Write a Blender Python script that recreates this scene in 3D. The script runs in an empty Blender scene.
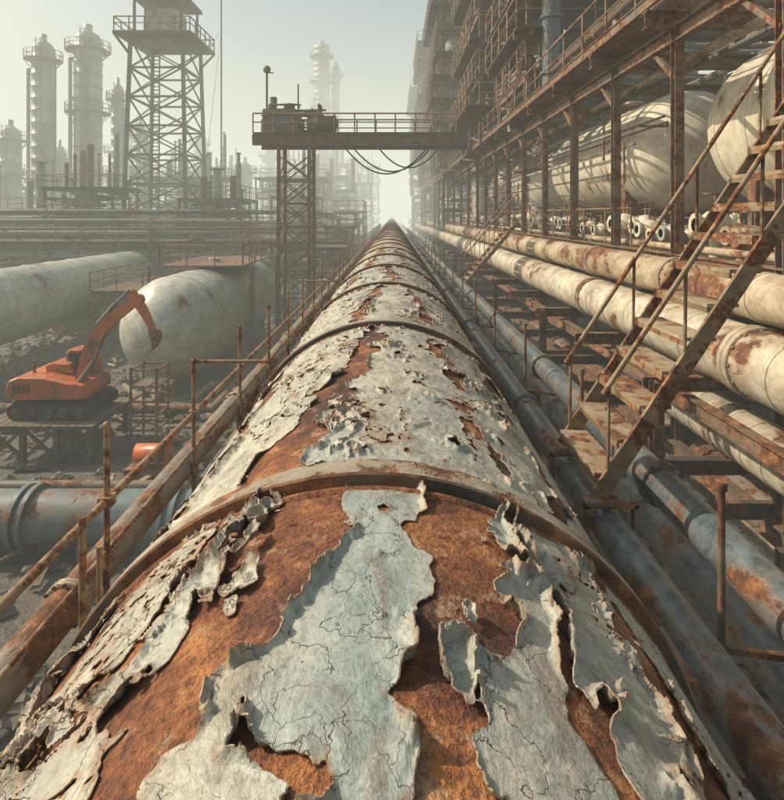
import bpy, math, random
import numpy as np
from mathutils import Vector, Matrix
H=8.0
rnd=random.Random(7)
# ---------------------------------------------------------------- materials
def newmat(name):
    m=bpy.data.materials.new(name); m.use_nodes=True
    nt=m.node_tree; nt.nodes.clear()
    out=nt.nodes.new('ShaderNodeOutputMaterial'); bs=nt.nodes.new('ShaderNodeBsdfPrincipled')
    nt.links.new(bs.outputs[0],out.inputs[0]); return m,nt,bs
def L(nt,a,b): nt.links.new(a,b)
def coords(nt,scale=(1,1,1)):
    tc=nt.nodes.new('ShaderNodeTexCoord'); mp=nt.nodes.new('ShaderNodeMapping')
    mp.inputs['Scale'].default_value=scale; L(nt,tc.outputs['Object'],mp.inputs[0]); return mp.outputs[0]
def noise(nt,vec,scale,detail=6,rough=.6,dist=0):
    n=nt.nodes.new('ShaderNodeTexNoise'); n.inputs['Scale'].default_value=scale
    n.inputs['Detail'].default_value=detail; n.inputs['Roughness'].default_value=rough
    n.inputs['Distortion'].default_value=dist; L(nt,vec,n.inputs['Vector']); return n.outputs[0]
def ramp(nt,fac,stops):
    r=nt.nodes.new('ShaderNodeValToRGB'); e=r.color_ramp.elements
    while len(e)<len(stops): e.new(.5)
    for i,(p,c) in enumerate(stops):
        e[i].position=p; e[i].color=(c[0],c[1],c[2],1) if isinstance(c,tuple) else (c,c,c,1)
    L(nt,fac,r.inputs[0]); return r.outputs[0]
def mix(nt,fac,a,b,mode='MIX'):
    m=nt.nodes.new('ShaderNodeMix'); m.data_type='RGBA'; m.blend_type=mode
    for s,v in ((m.inputs[0],fac),(m.inputs[6],a),(m.inputs[7],b)):
        if isinstance(v,(int,float)): s.default_value=v
        elif isinstance(v,tuple): s.default_value=(v[0],v[1],v[2],1)
        else: L(nt,v,s)
    return m.outputs[2]
def math_(nt,op,a,b=0.0,clamp=False):
    m=nt.nodes.new('ShaderNodeMath'); m.operation=op; m.use_clamp=clamp
    for s,v in ((m.inputs[0],a),(m.inputs[1],b)):
        if isinstance(v,(int,float)): s.default_value=v
        else: L(nt,v,s)
    return m.outputs[0]
def bump(nt,h,strength,dist,bs,prev=None):
    b=nt.nodes.new('ShaderNodeBump'); b.inputs['Strength'].default_value=strength; b.inputs['Distance'].default_value=dist
    L(nt,h,b.inputs['Height'])
    if prev: L(nt,prev,b.inputs['Normal'])
    L(nt,b.outputs[0],bs.inputs['Normal']); return b.outputs[0]
RUST=[(.25,(.03,.016,.012)),(.42,(.09,.039,.023)),(.55,(.19,.078,.034)),(.66,(.36,.165,.066)),(.8,(.33,.19,.11))]
def rusty(name,paint,paint2,amt,scale=2.,rough=.55,stretch=(1,1,1),bd=.01,rust=RUST,soft=.03,dirt=.5,cheap=False):
    m,nt,bs=newmat(name); v=coords(nt,stretch); v0=coords(nt)
    n1=noise(nt,v,scale,3 if cheap else 6,.68); n2=noise(nt,v0,scale*.35,1,.6)
    n4=noise(nt,v0,scale*2.6,3 if cheap else 6,.72); n3=n4
    s=math_(nt,'ADD',n1,math_(nt,'MULTIPLY',math_(nt,'SUBTRACT',n2,.5),.5))
    th=.5+(.5-amt)*.6
    mask=ramp(nt,s,[(max(th-soft,0),0.0),(min(th+soft,1),1.0)])
    stain=ramp(nt,s,[(max(th-.14,0),0.0),(th,1.0)])
    pc=mix(nt,ramp(nt,n2,[(.35,0.),(.65,1.)]),paint,paint2)
    pc=mix(nt,math_(nt,'MULTIPLY',ramp(nt,n4,[(.40,1.),(.60,0.)]),dirt),pc,(paint[0]*.35,paint[1]*.32,paint[2]*.28))
    pc=mix(nt,math_(nt,'MULTIPLY',stain,.45),pc,(.27,.15,.07))
    rc=ramp(nt,n3,rust)
    L(nt,mix(nt,mask,pc,rc),bs.inputs['Base Color'])
    r=math_(nt,'ADD',math_(nt,'MULTIPLY',mask,.9-rough),rough); L(nt,r,bs.inputs['Roughness'])
    if not cheap:
        h=math_(nt,'ADD',math_(nt,'MULTIPLY',mask,-.6),math_(nt,'MULTIPLY',n3,.7))
        bump(nt,h,.8,bd,bs)
    return m
M={}
M['rust']=rusty('rusted_steel',(.14,.11,.085),(.21,.165,.12),.52,3,.6,cheap=True)
M['rustdark']=rusty('dark_rusted_steel',(.06,.056,.052),(.09,.08,.07),.42,3,.65,cheap=True)
M['cream']=rusty('cream_pipe_paint',(.66,.60,.48),(.52,.48,.38),.29,1.8,.38,(1,.6,1),.014,dirt=.6)
M['creamrust']=rusty('rust_streaked_cream_paint',(.54,.45,.33),(.38,.31,.21),.37,2.0,.45,(1,.5,1),.014,dirt=.6)
M['greyrust']=rusty('rust_streaked_grey_paint',(.25,.24,.21),(.16,.16,.15),.44,4.0,.45,(1,.4,1),.01)
M['blue']=rusty('blue_grey_pipe_paint',(.10,.135,.155),(.16,.20,.215),.30,4.5,.30,(1,.5,1),.008,dirt=.7)
M['bluegrey']=rusty('pale_blue_pipe_paint',(.20,.26,.27),(.13,.18,.20),.25,1.2,.4,(1,1,1),.01)
M['tank']=rusty('tank_paint',(.78,.72,.58),(.64,.59,.47),.24,1.1,.4,(1.5,1.5,.35),.014,dirt=.45)
M['tankblue']=rusty('weathered_grey_tank_paint',(.58,.58,.50),(.42,.46,.42),.14,.9,.4,(1,1,.4),.012,dirt=.55)
M['col']=rusty('column_cladding',(.42,.43,.38),(.30,.32,.30),.22,.5,.45,(1,1,.3),cheap=True)
M['steel']=rusty('galvanised_steel',(.17,.18,.17),(.10,.11,.11),.36,1.5,.5,cheap=True)
M['orange']=rusty('orange_machine_paint',(.66,.16,.045),(.46,.105,.03),.30,2.6,.4,bd=.005,dirt=.55)
M['rail']=rusty('rusty_rail',(.22,.155,.095),(.34,.24,.14),.46,6,.55,cheap=True)
M['wood']=rusty('weathered_planks',(.18,.14,.10),(.11,.09,.07),.2,5,.85,cheap=True)
M['tread']=rusty('worn_treads',(.42,.34,.24),(.30,.24,.16),.42,5,.6,cheap=True)
def simple(name,c,r=.6,metal=0):
    m,nt,bs=newmat(name); v=coords(nt); n=noise(nt,v,6,3,.6)
    L(nt,mix(nt,n,(c[0]*.6,c[1]*.6,c[2]*.6),(c[0]*1.3,c[1]*1.3,c[2]*1.3)),bs.inputs['Base Color']); bs.inputs['Roughness'].default_value=r; bs.inputs['Metallic'].default_value=metal; return m
M['rubber']=simple('dark_rubber',(.025,.024,.022),.8)
M['glass']=simple('dark_glass',(.02,.03,.035),.1)
# ---------------------------------------------------------------- mesh builder
class B:
    def __init__(s): s.v=[];s.f=[];s.m=[];s.s=[];s.mats=[]
    def mi(s,m):
        if m not in s.mats: s.mats.append(m)
        return s.mats.index(m)
    def add(s,vs,fs,mat,smooth=False):
        o=len(s.v); s.v.extend(vs); k=s.mi(mat)
        for f in fs: s.f.append(tuple(i+o for i in f)); s.m.append(k); s.s.append(smooth)
    def box(s,x0,x1,y0,y1,z0,z1,mat):
        vs=[(x,y,z) for x in(x0,x1) for y in(y0,y1) for z in(z0,z1)]
        s.add(vs,[(0,1,3,2),(4,6,7,5),(0,4,5,1),(2,3,7,6),(0,2,6,4),(1,5,7,3)],mat)
    def frame(s,p,q):
        p=Vector(p);q=Vector(q);d=(q-p).normalized()
        up=Vector((0,0,1)) if abs(d.z)<.95 else Vector((0,1,0))
        a=d.cross(up).normalized(); b=a.cross(d).normalized(); return p,q,a,b
    def beam(s,p,q,w,h,mat,w2=None,h2=None,oz=0):
        p,q,a,b=s.frame(p,q); vs=[]
        for c,ww,hh in((p,w,h),(q,w2 or w,h2 or h)):
            for i,j in((-1,-1),(1,-1),(1,1),(-1,1)): vs.append(tuple(c+a*i*ww/2+b*(j*hh/2+oz)))
        s.add(vs,[(0,3,2,1),(4,5,6,7),(0,1,5,4),(1,2,6,5),(2,3,7,6),(3,0,4,7)],mat)
    def ibeam(s,p,q,w,h,mat):
        t=h*.1
        s.beam(p,q,w,t,mat,oz=h/2-t/2); s.beam(p,q,w,t,mat,oz=-h/2+t/2); s.beam(p,q,w*.12,h-2*t,mat)
    def cyl(s,p,q,r,mat,seg=12,r2=None,caps=True):
        p,q,a,b=s.frame(p,q); r2=r if r2 is None else r2; vs=[]
        for c,rr in((p,r),(q,r2)):
            for i in range(seg):
                t=2*math.pi*i/seg; vs.append(tuple(c+a*math.cos(t)*rr+b*math.sin(t)*rr))
        s.add(vs,[(i,(i+1)%seg,seg+(i+1)%seg,seg+i) for i in range(seg)],mat,seg>6)
        if caps: s.add(vs,[tuple(range(seg))[::-1],tuple(range(seg,2*seg))],mat)
    def lathe(s,p,axis,prof,mat,seg=32):
        p,q,a,b=s.frame(p,Vector(p)+Vector(axis)); d=(q-p).normalized(); vs=[];fs=[]
        for t,r in prof:
            for i in range(seg):
                g=2*math.pi*i/seg; vs.append(tuple(p+d*t+a*math.cos(g)*r+b*math.sin(g)*r))
        for k in range(len(prof)-1):
            for i in range(seg): fs.append((k*seg+i,k*seg+(i+1)%seg,(k+1)*seg+(i+1)%seg,(k+1)*seg+i))
        s.add(vs,fs,mat,True)
    def sph(s,c,r,mat,seg=8):
        n=seg//2; s.lathe((c[0],c[1],c[2]),(0,0,1),[(-r*math.cos(math.pi*i/n),max(r*math.sin(math.pi*i/n),.0005)) for i in range(n+1)],mat,seg)
    def pipe(s,pts,r,mat,seg=8,fl=False):
        for i in range(len(pts)-1):
            s.cyl(pts[i],pts[i+1],r,mat,seg)
            if i: s.sph(pts[i],r*1.04,mat,seg)
            if fl:
                p=Vector(pts[i]);q=Vector(pts[i+1]);m_=p.lerp(q,.5);d=(q-p).normalized()*r*.3
                s.cyl(m_-d,m_+d,r*1.5,mat,seg)
    def railing(s,p,q,mat,h=1.1,sp=1.5,r=.03,seg=5):
        p=Vector(p);q=Vector(q);n=max(1,int(round((q-p).length/sp)));u=Vector((0,0,h))
        for i in range(n+1):
            c=p.lerp(q,i/n); s.cyl(c,c+u,r,mat,seg)
        s.cyl(p+u,q+u,r*1.15,mat,seg); s.cyl(p+u*.55,q+u*.55,r*.85,mat,seg)
    def ladder(s,p,q,mat,w=.5,r=.03,side=(1,0,0)):
        p=Vector(p);q=Vector(q);sd=Vector(side)*w/2;n=int((q-p).length/.35)
        s.cyl(p-sd,q-sd,r,mat,5);s.cyl(p+sd,q+sd,r,mat,5)
        for i in range(1,n): c=p.lerp(q,i/n); s.cyl(c-sd,c+sd,r*.7,mat,4)
    def build(s,name,origin=True,off=(0,0,0)):
        me=bpy.data.meshes.new(name)
        v=np.array(s.v,dtype=float); c=(v.max(0)+v.min(0))/2 if origin else np.zeros(3)
        me.from_pydata((v-c).tolist(),[],s.f)
        for m in s.mats: me.materials.append(M[m])
        me.polygons.foreach_set('material_index',s.m); me.polygons.foreach_set('use_smooth',s.s)
        me.update(); o=bpy.data.objects.new(name,me); o.location=Vector(c)+Vector(off); bpy.context.scene.collection.objects.link(o); return o
# ---------------------------------------------------------------- numpy noise
def hsh(ix,iy,seed):
    n=(ix.astype(np.int64)*374761393+iy.astype(np.int64)*668265263+seed*974634777)&0xffffffff
    n=((n^(n>>13))*1274126177)&0xffffffff; n=(n^(n>>16))&0xffffffff
    return n/4294967296.0
def perlin(x,y,seed=0):
    ix=np.floor(x);iy=np.floor(y);fx=x-ix;fy=y-iy
    def g(dx,dy):
        a=hsh(ix+dx,iy+dy,seed)*2*np.pi; return np.cos(a)*(fx-dx)+np.sin(a)*(fy-dy)
    u=fx**3*(fx*(fx*6-15)+10);w=fy**3*(fy*(fy*6-15)+10)
    a=g(0,0)*(1-u)+g(1,0)*u; b=g(0,1)*(1-u)+g(1,1)*u; return (a*(1-w)+b*w)*1.5
def fbm(x,y,oct=4,seed=0,gain=.5):
    s=0;a=1
    for o in range(oct): s=s+a*perlin(x*2**o+o*17.3,y*2**o+o*9.1,seed+o); a*=gain
    return s
def voro(x,y,seed):
    ix=np.floor(x);iy=np.floor(y);f1=np.full(x.shape,9.);f2=np.full(x.shape,9.);idd=np.zeros(x.shape)
    for dx in(-1,0,1):
        for dy in(-1,0,1):
            cx=ix+dx;cy=iy+dy;px=cx+hsh(cx,cy,seed);py=cy+hsh(cx,cy,seed+5)
            d=np.hypot(px-x,py-y); c=d<f1; f2=np.where(c,f1,np.minimum(f2,d)); idd=np.where(c,hsh(cx,cy,seed+9),idd); f1=np.where(c,d,f1)
    return f1,f2,idd
def sstep(a,b,x):
    t=np.clip((x-a)/(b-a),0,1); return t*t*(3-2*t)
# ---------------------------------------------------------------- main pipeline
PX=-0.067;PZ=H-1.82;R=1.0
RING0=1.73;RSP=2.43
m,nt,bs=newmat('bare_rust'); v=coords(nt)
a=noise(nt,v,2.2,4,.6,.4);b=noise(nt,v,14,7,.7);c=noise(nt,v,60,4,.7);st=noise(nt,coords(nt,(1,.35,1)),5,5,.65,.6)
t=math_(nt,'ADD',math_(nt,'MULTIPLY',a,.5),math_(nt,'ADD',math_(nt,'MULTIPLY',b,.27),math_(nt,'MULTIPLY',st,.23)))
rc=ramp(nt,t,[(.39,(.05,.024,.018)),(.455,(.15,.053,.030)),(.515,(.29,.102,.040)),(.575,(.50,.205,.066)),(.65,(.55,.31,.15))])
rc=mix(nt,math_(nt,'MULTIPLY',ramp(nt,c,[(.38,1.),(.52,0.)]),.65),rc,(.04,.023,.018))
rc=mix(nt,math_(nt,'MULTIPLY',ramp(nt,b,[(.57,0.),(.66,1.)]),.5),rc,(.52,.39,.26))
L(nt,rc,bs.inputs['Base Color']);bs.inputs['Roughness'].default_value=.8
hh=math_(nt,'ADD',math_(nt,'MULTIPLY',b,.7),math_(nt,'MULTIPLY',c,.45)); bump(nt,hh,1.,.04,bs); M['barerust']=m
m,nt,bs=newmat('peeling_paint_film'); v=coords(nt)
at=nt.nodes.new('ShaderNodeAttribute');at.attribute_name='edge';ed=at.outputs['Fac']
at2=nt.nodes.new('ShaderNodeAttribute');at2.attribute_name='teal';tl=at2.outputs['Fac']
n1=noise(nt,v,3.5,5,.65,.5);n2=noise(nt,v,22,6,.7);n3=noise(nt,coords(nt,(1,.45,1)),9,6,.7,.8);n4=noise(nt,v,90,3,.6)
pc=mix(nt,ramp(nt,n1,[(.38,0.),(.62,1.)]),(.52,.485,.39),(.33,.335,.29))
pc=mix(nt,tl,pc,mix(nt,ramp(nt,n1,[(.4,0.),(.6,1.)]),(.23,.29,.285),(.36,.40,.37)))
pc=mix(nt,math_(nt,'MULTIPLY',ramp(nt,n3,[(.48,0.),(.62,1.)]),.6),pc,(.17,.13,.09))
pc=mix(nt,math_(nt,'MULTIPLY',ramp(nt,n2,[(.55,0.),(.7,1.)]),.45),pc,(.62,.58,.49))
pc=mix(nt,math_(nt,'MULTIPLY',ramp(nt,n4,[(.36,1.),(.46,0.)]),.4),pc,(.12,.10,.08))
stn=math_(nt,'ADD',ed,math_(nt,'MULTIPLY',math_(nt,'SUBTRACT',n3,.5),1.8))
pc=mix(nt,math_(nt,'MULTIPLY',ramp(nt,stn,[(.5,0.),(1.05,1.)]),.6),pc,(.29,.15,.065))
vo=nt.nodes.new('ShaderNodeTexVoronoi');vo.feature='DISTANCE_TO_EDGE';vo.inputs['Scale'].default_value=8
wv=nt.nodes.new('ShaderNodeVectorMath');wv.operation='ADD';L(nt,coords(nt,(1,.4,1)),wv.inputs[0]);
sc=nt.nodes.new('ShaderNodeVectorMath');sc.operation='SCALE';sc.inputs['Scale'].default_value=.3
nn=nt.nodes.new('ShaderNodeTexNoise');nn.inputs['Scale'].default_value=6;nn.inputs['Detail'].default_value=5;L(nt,v,nn.inputs['Vector']);L(nt,nn.outputs['Color'],sc.inputs[0]);L(nt,sc.outputs[0],wv.inputs[1]);L(nt,wv.outputs[0],vo.inputs['Vector'])
crk=ramp(nt,vo.outputs['Distance'],[(0.,0.),(.014,1.)])
cm=math_(nt,'MULTIPLY',math_(nt,'SUBTRACT',1.0,crk),ramp(nt,n1,[(.42,0.),(.52,1.)]))
pc=mix(nt,math_(nt,'MULTIPLY',cm,.8),pc,(.06,.045,.035))
L(nt,pc,bs.inputs['Base Color'])
L(nt,ramp(nt,n2,[(.3,.34),(.7,.58)]),bs.inputs['Roughness'])
h=math_(nt,'ADD',math_(nt,'MULTIPLY',cm,-.4),math_(nt,'ADD',math_(nt,'MULTIPLY',n2,.6),math_(nt,'ADD',math_(nt,'MULTIPLY',n4,.16),math_(nt,'MULTIPLY',n3,.7))))
bump(nt,h,.7,.016,bs); M['paint']=m
M['pipefar']=rusty('weathered_pipe_paint',(.54,.50,.41),(.40,.39,.34),.40,2.0,.5,(1,.55,1),.02)
M['ringm']=rusty('collar_paint',(.40,.36,.29),(.27,.25,.20),.42,5.0,.5,(1,1,1),.015)

def pipe_mesh(name,y0,y1,mat,rows=2,seg=160):
    b=B(); b.lathe((PX,y0,PZ),(0,1,0),[((y1-y0)*i/(rows-1),R) for i in range(rows)],mat,seg); return b.build(name)
par=bpy.data.objects.new('peeling_pipeline',None);bpy.context.scene.collection.objects.link(par)
def child(o,p): o.parent=p; return o
YS=14.0
child(pipe_mesh('corroded_shell',-4,YS,'barerust',40),par)
child(pipe_mesh('distant_shell',YS,420,'pipefar',60,96),par)
ys=[-2.0]
while ys[-1]<YS+.05:
    y=ys[-1]; ys.append(y+(.04 if y<.55 else max(.0045,.0034*y)))
ys=np.array(ys)
th=np.concatenate([np.arange(-2.1,-1.05,.02),np.arange(-1.05,1.05,.005),np.arange(1.05,2.1,.02)])
V_,U_=np.meshgrid(ys,th,indexing='ij'); T=np.degrees(U_)
wx=fbm(U_*3.5,V_*2.6,3,3)*5.0; TW=T+wx
near=(V_<1.73)
def chan(cy,cc,cw,y0,y1):
    c=np.interp(V_,cy,cc);w=np.interp(V_,cy,cw)
    e=sstep(y0-.08,y0+.05,V_)*(1-sstep(y1-.05,y1+.08,V_))
    return np.clip(1.5-np.abs(TW-c)/w,0,1.05)*e
f=.41+fbm(U_*5,V_*3.0,3,11,.5)*.42+fbm(U_*12,V_*9,3,12,.6)*.50
f-=chan([.85,1.0,1.11,1.23,1.45,1.7],[-21.5,-17,-14,-12.5,-10.5,-9.5],[5.3,6.4,6.0,6.6,5.6,5],-3,1.8)*1.0
f-=chan([.85,1.05,1.25,1.65],[8.5,12.0,13,15],[4.6,5.5,4.7,3.9],-3,1.8)*1.0
f-=chan([.8,1.7],[27,24],[2.2,1.8],-3,1.8)*.65
f-=chan([.8,1.8],[42,38],[3.6,3.0],-3,1.8)*.70
f-=chan([.8,1.2,1.7],[-50,-46,-42],[3.4,3.4,3.4],-3,1.8)*.72
f-=chan([.8,1.7],[-35,-25],[1.8,1.8],-3,1.8)*.5
f-=chan([.75,.95],[-3,-8],[1.6,1.2],-3,.97)*.75
f-=chan([1.8,2.3,3.4,4.1],[-21,-16,-5,-2],[5.5,5,3.4,2.4],1.8,4.0)*.95
f-=chan([1.8,4.1],[26,20],[2.4,2.0],2.0,3.9)*.7
f-=chan([1.8,4.1],[-44,-40],[3.5,3.5],1.8,4.0)*.7
f-=chan([1.8,4.1],[42,44],[3.5,3.5],1.8,4.0)*.7
f-=chan([4.2,6.6],[-14,-4],[4.4,3],4.3,6.4)*.8
f-=chan([4.2,6.6],[25,14],[4,2.6],4.5,6.4)*.7
f-=chan([6.6,9],[8,-2],[4.5,3],6.8,8.8)*.8
f-=chan([6.6,9],[-32,-28],[4.5,4.5],6.8,8.8)*.65
f-=chan([9,14],[-20,-8],[5,5],9,14)*.65
f-=chan([9,14],[18,10],[3.6,3.6],9,14)*.65
f+=.08*(V_>1.8)
pt=np.exp(-((T-.5)/6.0)**2)*near*(V_>.97); f+=pt*.20
isl=np.zeros_like(f)
for tc_,yc,ru,rv,amp in((-11.8,.985,.050,.060,1.4),(11.2,1.03,.050,.05,1.8),(4.9,.855,.018,.035,1.5),(12.8,1.17,.014,.02,1.6),(-15.5,1.30,.018,.022,1.3)):
    du=(U_-math.radians(tc_))/ru;dv=(V_-yc)/rv; g=np.exp(-(du*du+dv*dv)*.8)
    isl+=g; f+=amp*g*(1+.4*fbm(U_*25,V_*22,2,41))
k=np.round((V_-RING0)/RSP);dr=np.abs(V_-(RING0+k*RSP))
f-=np.exp(-(dr/.10)**2)*(.2+.9*np.clip(fbm(U_*2.2,k*3.7,2,77),-.3,1))
xw=U_*7.0+fbm(U_*5,V_*4,3,5)*1.0+V_*2.2; yw=V_*2.3-U_*1.0+fbm(U_*5+9,V_*4,3,6)*.9
f1,f2,idd=voro(xw,yw,21); x2=U_*15+fbm(U_*9,V_*8,3,15)*.9+V_*3.0; y2=V_*4.5+fbm(U_*9+3,V_*8,3,16)*.9
g1,g2,id2=voro(x2,y2,33)
lf=sstep(-15,-24,T)*(V_<1.8)
reg=sstep(.02,.5,fbm(U_*1.6+4,V_*1.1,3,51)+.45*lf+.25*sstep(-10,-22,T)*(V_<4.2)+.15*sstep(15,24,T)+.08-.7*pt)
reg2=sstep(.22,.6,fbm(U_*2.1+14,V_*1.3,3,57)+.38*lf-.7*pt-.14*(V_>1.8))
cf=(f2-f1)*1.0-.035+(1-reg)*.9; cf2=(g2-g1)*.9-.04+(1-reg2)*.9
f=np.minimum(np.minimum(f,cf),cf2)
f+=perlin(U_*70,V_*60,91)*.035
fu=np.gradient(f,th,axis=1);fv=np.gradient(f,ys,axis=0);g2_=fu**2+fv**2+1e-6
su=-f*fu/g2_;sv=-f*fv/g2_
dth=np.gradient(th)[None,:];dys=np.gradient(ys)[:,None]
snap=(np.abs(su)<.75*dth)&(np.abs(sv)<.75*dys)
U2=np.where(snap,U_+su*.9,U_);V2=np.where(snap,V_+sv*.9,V_)
inside=(f>=0)|snap
fp=np.maximum(f,0)
lm=sstep(-.2,.5,fbm(U_*4+7,V_*3,2,61))*np.where(V_<1.8,1.,.65); lm=np.maximum(lm,np.clip(isl*1.5,0,1)); lm=lm*(.5+.5*idd)
curl=(1-sstep(0,.36,fp))**1.7
lift=.005+ .046*lm*curl + .004*fbm(U_*9,V_*7,3,71)*(1-curl*.5)+.003*idd+np.clip(isl,0,1)*.016
lift=np.maximum(lift,.0045)
ww=sstep(52,60,np.abs(T)); lift=lift*(1-ww)+.006*ww
RR=R+lift
X=PX+RR*np.sin(U2);Z=PZ+RR*np.cos(U2)
verts=np.stack([X,V2,Z],-1).reshape(-1,3)
ny,nx=U_.shape; idx=np.arange(ny*nx).reshape(ny,nx)
q=np.stack([idx[:-1,:-1],idx[:-1,1:],idx[1:,1:],idx[1:,:-1]],-1).reshape(-1,4)
ins=inside.reshape(-1); q=q[ins[q].all(1)]
used=np.unique(q); rm=np.full(ny*nx,-1);rm[used]=np.arange(len(used)); q=rm[q]; vv=verts[used]
me=bpy.data.meshes.new('paint_film'); me.vertices.add(len(vv)); me.vertices.foreach_set('co',vv.reshape(-1))
me.loops.add(q.size); me.loops.foreach_set('vertex_index',q.reshape(-1)); me.polygons.add(len(q))
me.polygons.foreach_set('loop_start',np.arange(0,q.size,4)); me.update(calc_edges=True); me.validate()
me.polygons.foreach_set('use_smooth',np.ones(len(me.polygons),dtype=bool))
a=me.attributes.new('edge','FLOAT','POINT'); a.data.foreach_set('value',(1-sstep(0,.3,fp)).reshape(-1)[used].astype(np.float32))
teal=np.clip(np.exp(-((TW-1)/9)**2)*(V_<1.75)*1.0+.4*sstep(.0,.5,fbm(U_*2,V_*1.2,3,81))+.3*(T>16)*(V_<1.75),0,1)
a=me.attributes.new('teal','FLOAT','POINT'); a.data.foreach_set('value',teal.reshape(-1)[used].astype(np.float32))
me.materials.append(M['paint']); o=bpy.data.objects.new('paint_film',me); bpy.context.scene.collection.objects.link(o); child(o,par)
md=o.modifiers.new('thickness','SOLIDIFY');md.thickness=.0032;md.offset=-1
md=o.modifiers.new('split','EDGE_SPLIT');md.split_angle=math.radians(50)
b=B();k=0
while RING0+RSP*k<150:
    y=RING0+RSP*k; w=.045; sg=160 if k<8 else 48; r1=R+.046
    b.lathe((PX,y,PZ),(0,1,0),[(-w,R-.01),(-w,r1-.006)],'rustdark',sg)
    b.lathe((PX,y,PZ),(0,1,0),[(-w,r1-.006),(-w+.006,r1)],'rust',sg)
    b.lathe((PX,y,PZ),(0,1,0),[(-w+.006,r1),(w-.006,r1-.002)],'ringm',sg)
    b.lathe((PX,y,PZ),(0,1,0),[(w-.006,r1-.002),(w+.02,R+.024),(w+.07,R+.018),(w+.085,R+.002)],'ringm',sg)
    b.lathe((PX,y,PZ),(0,1,0),[(-w-.035,R-.001),(-w-.028,R+.012),(-w-.012,R+.012),(-w-.005,R-.001)],'barerust',sg); k+=1
child(b.build('weld_collars'),par)
# ---------------------------------------------------------------- pipe supports
def support(y):
    b=B()
    for s in(-1,1):
        b.ibeam((PX+s*.62,y,0),(PX+s*.62,y,PZ-.98),.22,.22,'rust')
        x0=PX+s*.8;x1=PX+s*1.12
        b.box(min(x0,x1),max(x0,x1),y-.13,y+.13,PZ+.18,PZ+.22,'rust')
        b.box(min(x0,x1),max(x0,x1),y-.13,y-.11,PZ-.35,PZ+.177,'rust')
        b.box(min(x0,x1),max(x0,x1),y+.11,y+.13,PZ-.35,PZ+.177,'rust')
        b.box(x1-.012,x1+.012,y-.127,y+.127,PZ-.6,PZ+.177,'rust')
        b.ibeam((PX+s*1.0,y,PZ-.42),(PX+s*1.9,y,PZ-.42),.16,.2,'rust')
        b.ibeam((PX+s*1.75,y,0),(PX+s*1.75,y,PZ-.53),.16,.16,'rustdark')
        b.beam((PX+s*.7,y,1),(PX+s*1.7,y,4.5),.08,.08,'rustdark')
    b.ibeam((PX-1.9,y,PZ-1.12),(PX+1.9,y,PZ-1.12),.24,.26,'rust')
    return b.build('pipe_support')
for i in range(14): support(2.05+RSP*2*i)
# ---------------------------------------------------------------- generic long pipes
def longpipe(name,x,z,r,y0,y1,mat,fl=3.0,seg=24,off=0,flr=1.22,clamp=None,joint=0):
    b=B(); n=max(2,int((y1-y0)/4)); b.lathe((x,y0,H+z),(0,1,0),[(0,.001),(0,r)]+[((y1-y0)*i/n,r) for i in range(1,n+1)]+[(y1-y0,.001)],mat,seg)
    if joint:
        y=y0+.37
        while y<min(y1,70): b.lathe((x,y,H+z),(0,1,0),[(-.03,r),(-.028,r+.012),(.028,r+.012),(.03,r)],mat,seg); y+=joint
    y=y0+off
    while y<min(y1,110):
        w=r*.14
        b.lathe((x,y,H+z),(0,1,0),[(-w*1.6,r),(-w*1.6,r*flr),(-w*.15,r*flr),(-w*.15,r*1.04),(w*.15,r*1.04),(w*.15,r*flr),(w*1.6,r*flr),(w*1.6,r)],clamp or mat,seg)
        if y<14:
            for i in range(12):
                t=i*math.pi/6; cx=x+math.cos(t)*r*(flr-.08);cz=H+z+math.sin(t)*r*(flr-.08); b.cyl((cx,y-w*2.4,cz),(cx,y+w*2.4,cz),r*.045+.004,'rustdark',6)
        y+=fl
    return b.build(name)
longpipe('cream_process_pipe',4.3,-1.74,.40,1,140,'cream',5.2,32,.4,1.08,'creamrust',.9)
longpipe('rusty_process_pipe',4.62,-1.02,.31,1,140,'creamrust',3.4,28,1.3,1.1,None,1.1)
longpipe('rusty_process_pipe',4.65,-2.92,.34,1,9.4,'cream',1.6,28,.3,1.06,'creamrust',.4)
longpipe('blue_process_pipe',1.92,-1.92,.125,-1,140,'blue',3.1,24,1.9,1.28)
longpipe('blue_process_pipe',1.36,-1.95,.11,-1,140,'blue',4.1,24,2.6,1.25)
longpipe('small_conduit',1.12,-1.98,.05,-1,100,'steel',3,12,1,1.4)
longpipe('small_conduit',2.35,-2.25,.06,-1,100,'rustdark',3,12,1,1.4)
longpipe('grey_process_pipe',-1.74,-2.08,.10,-1,140,'greyrust',3.2,20,.8,1.25,'creamrust')
longpipe('small_conduit',-1.42,-2.12,.045,-1,100,'rust',3,12,1.8,1.4)
longpipe('blue_process_pipe',3.1,-3.6,.22,-1,90,'blue',3.6,20,.5,1.25)
longpipe('rusty_process_pipe',2.4,-5.0,.3,0,90,'creamrust',3.6,20,.5,1.15)
longpipe('grey_process_pipe',5.6,-4.4,.35,2,90,'greyrust',3.6,20,.5,1.15)
b=B(); b.cyl((-26,13.4,H-7.2),(4.2,13.4,H-7.2),.6,'bluegrey',28)
for x in(-8.85,-8.6,-5.4,-5.15,-14,-13.75): b.cyl((x,13.4,H-7.2),(x+.12,13.4,H-7.2),.72,'bluegrey',28)
for x in(-11,-7,-3): b.box(x-.3,x+.3,12.9,13.9,0,.35,'steel')
b.build('transverse_blue_pipe')
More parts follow.
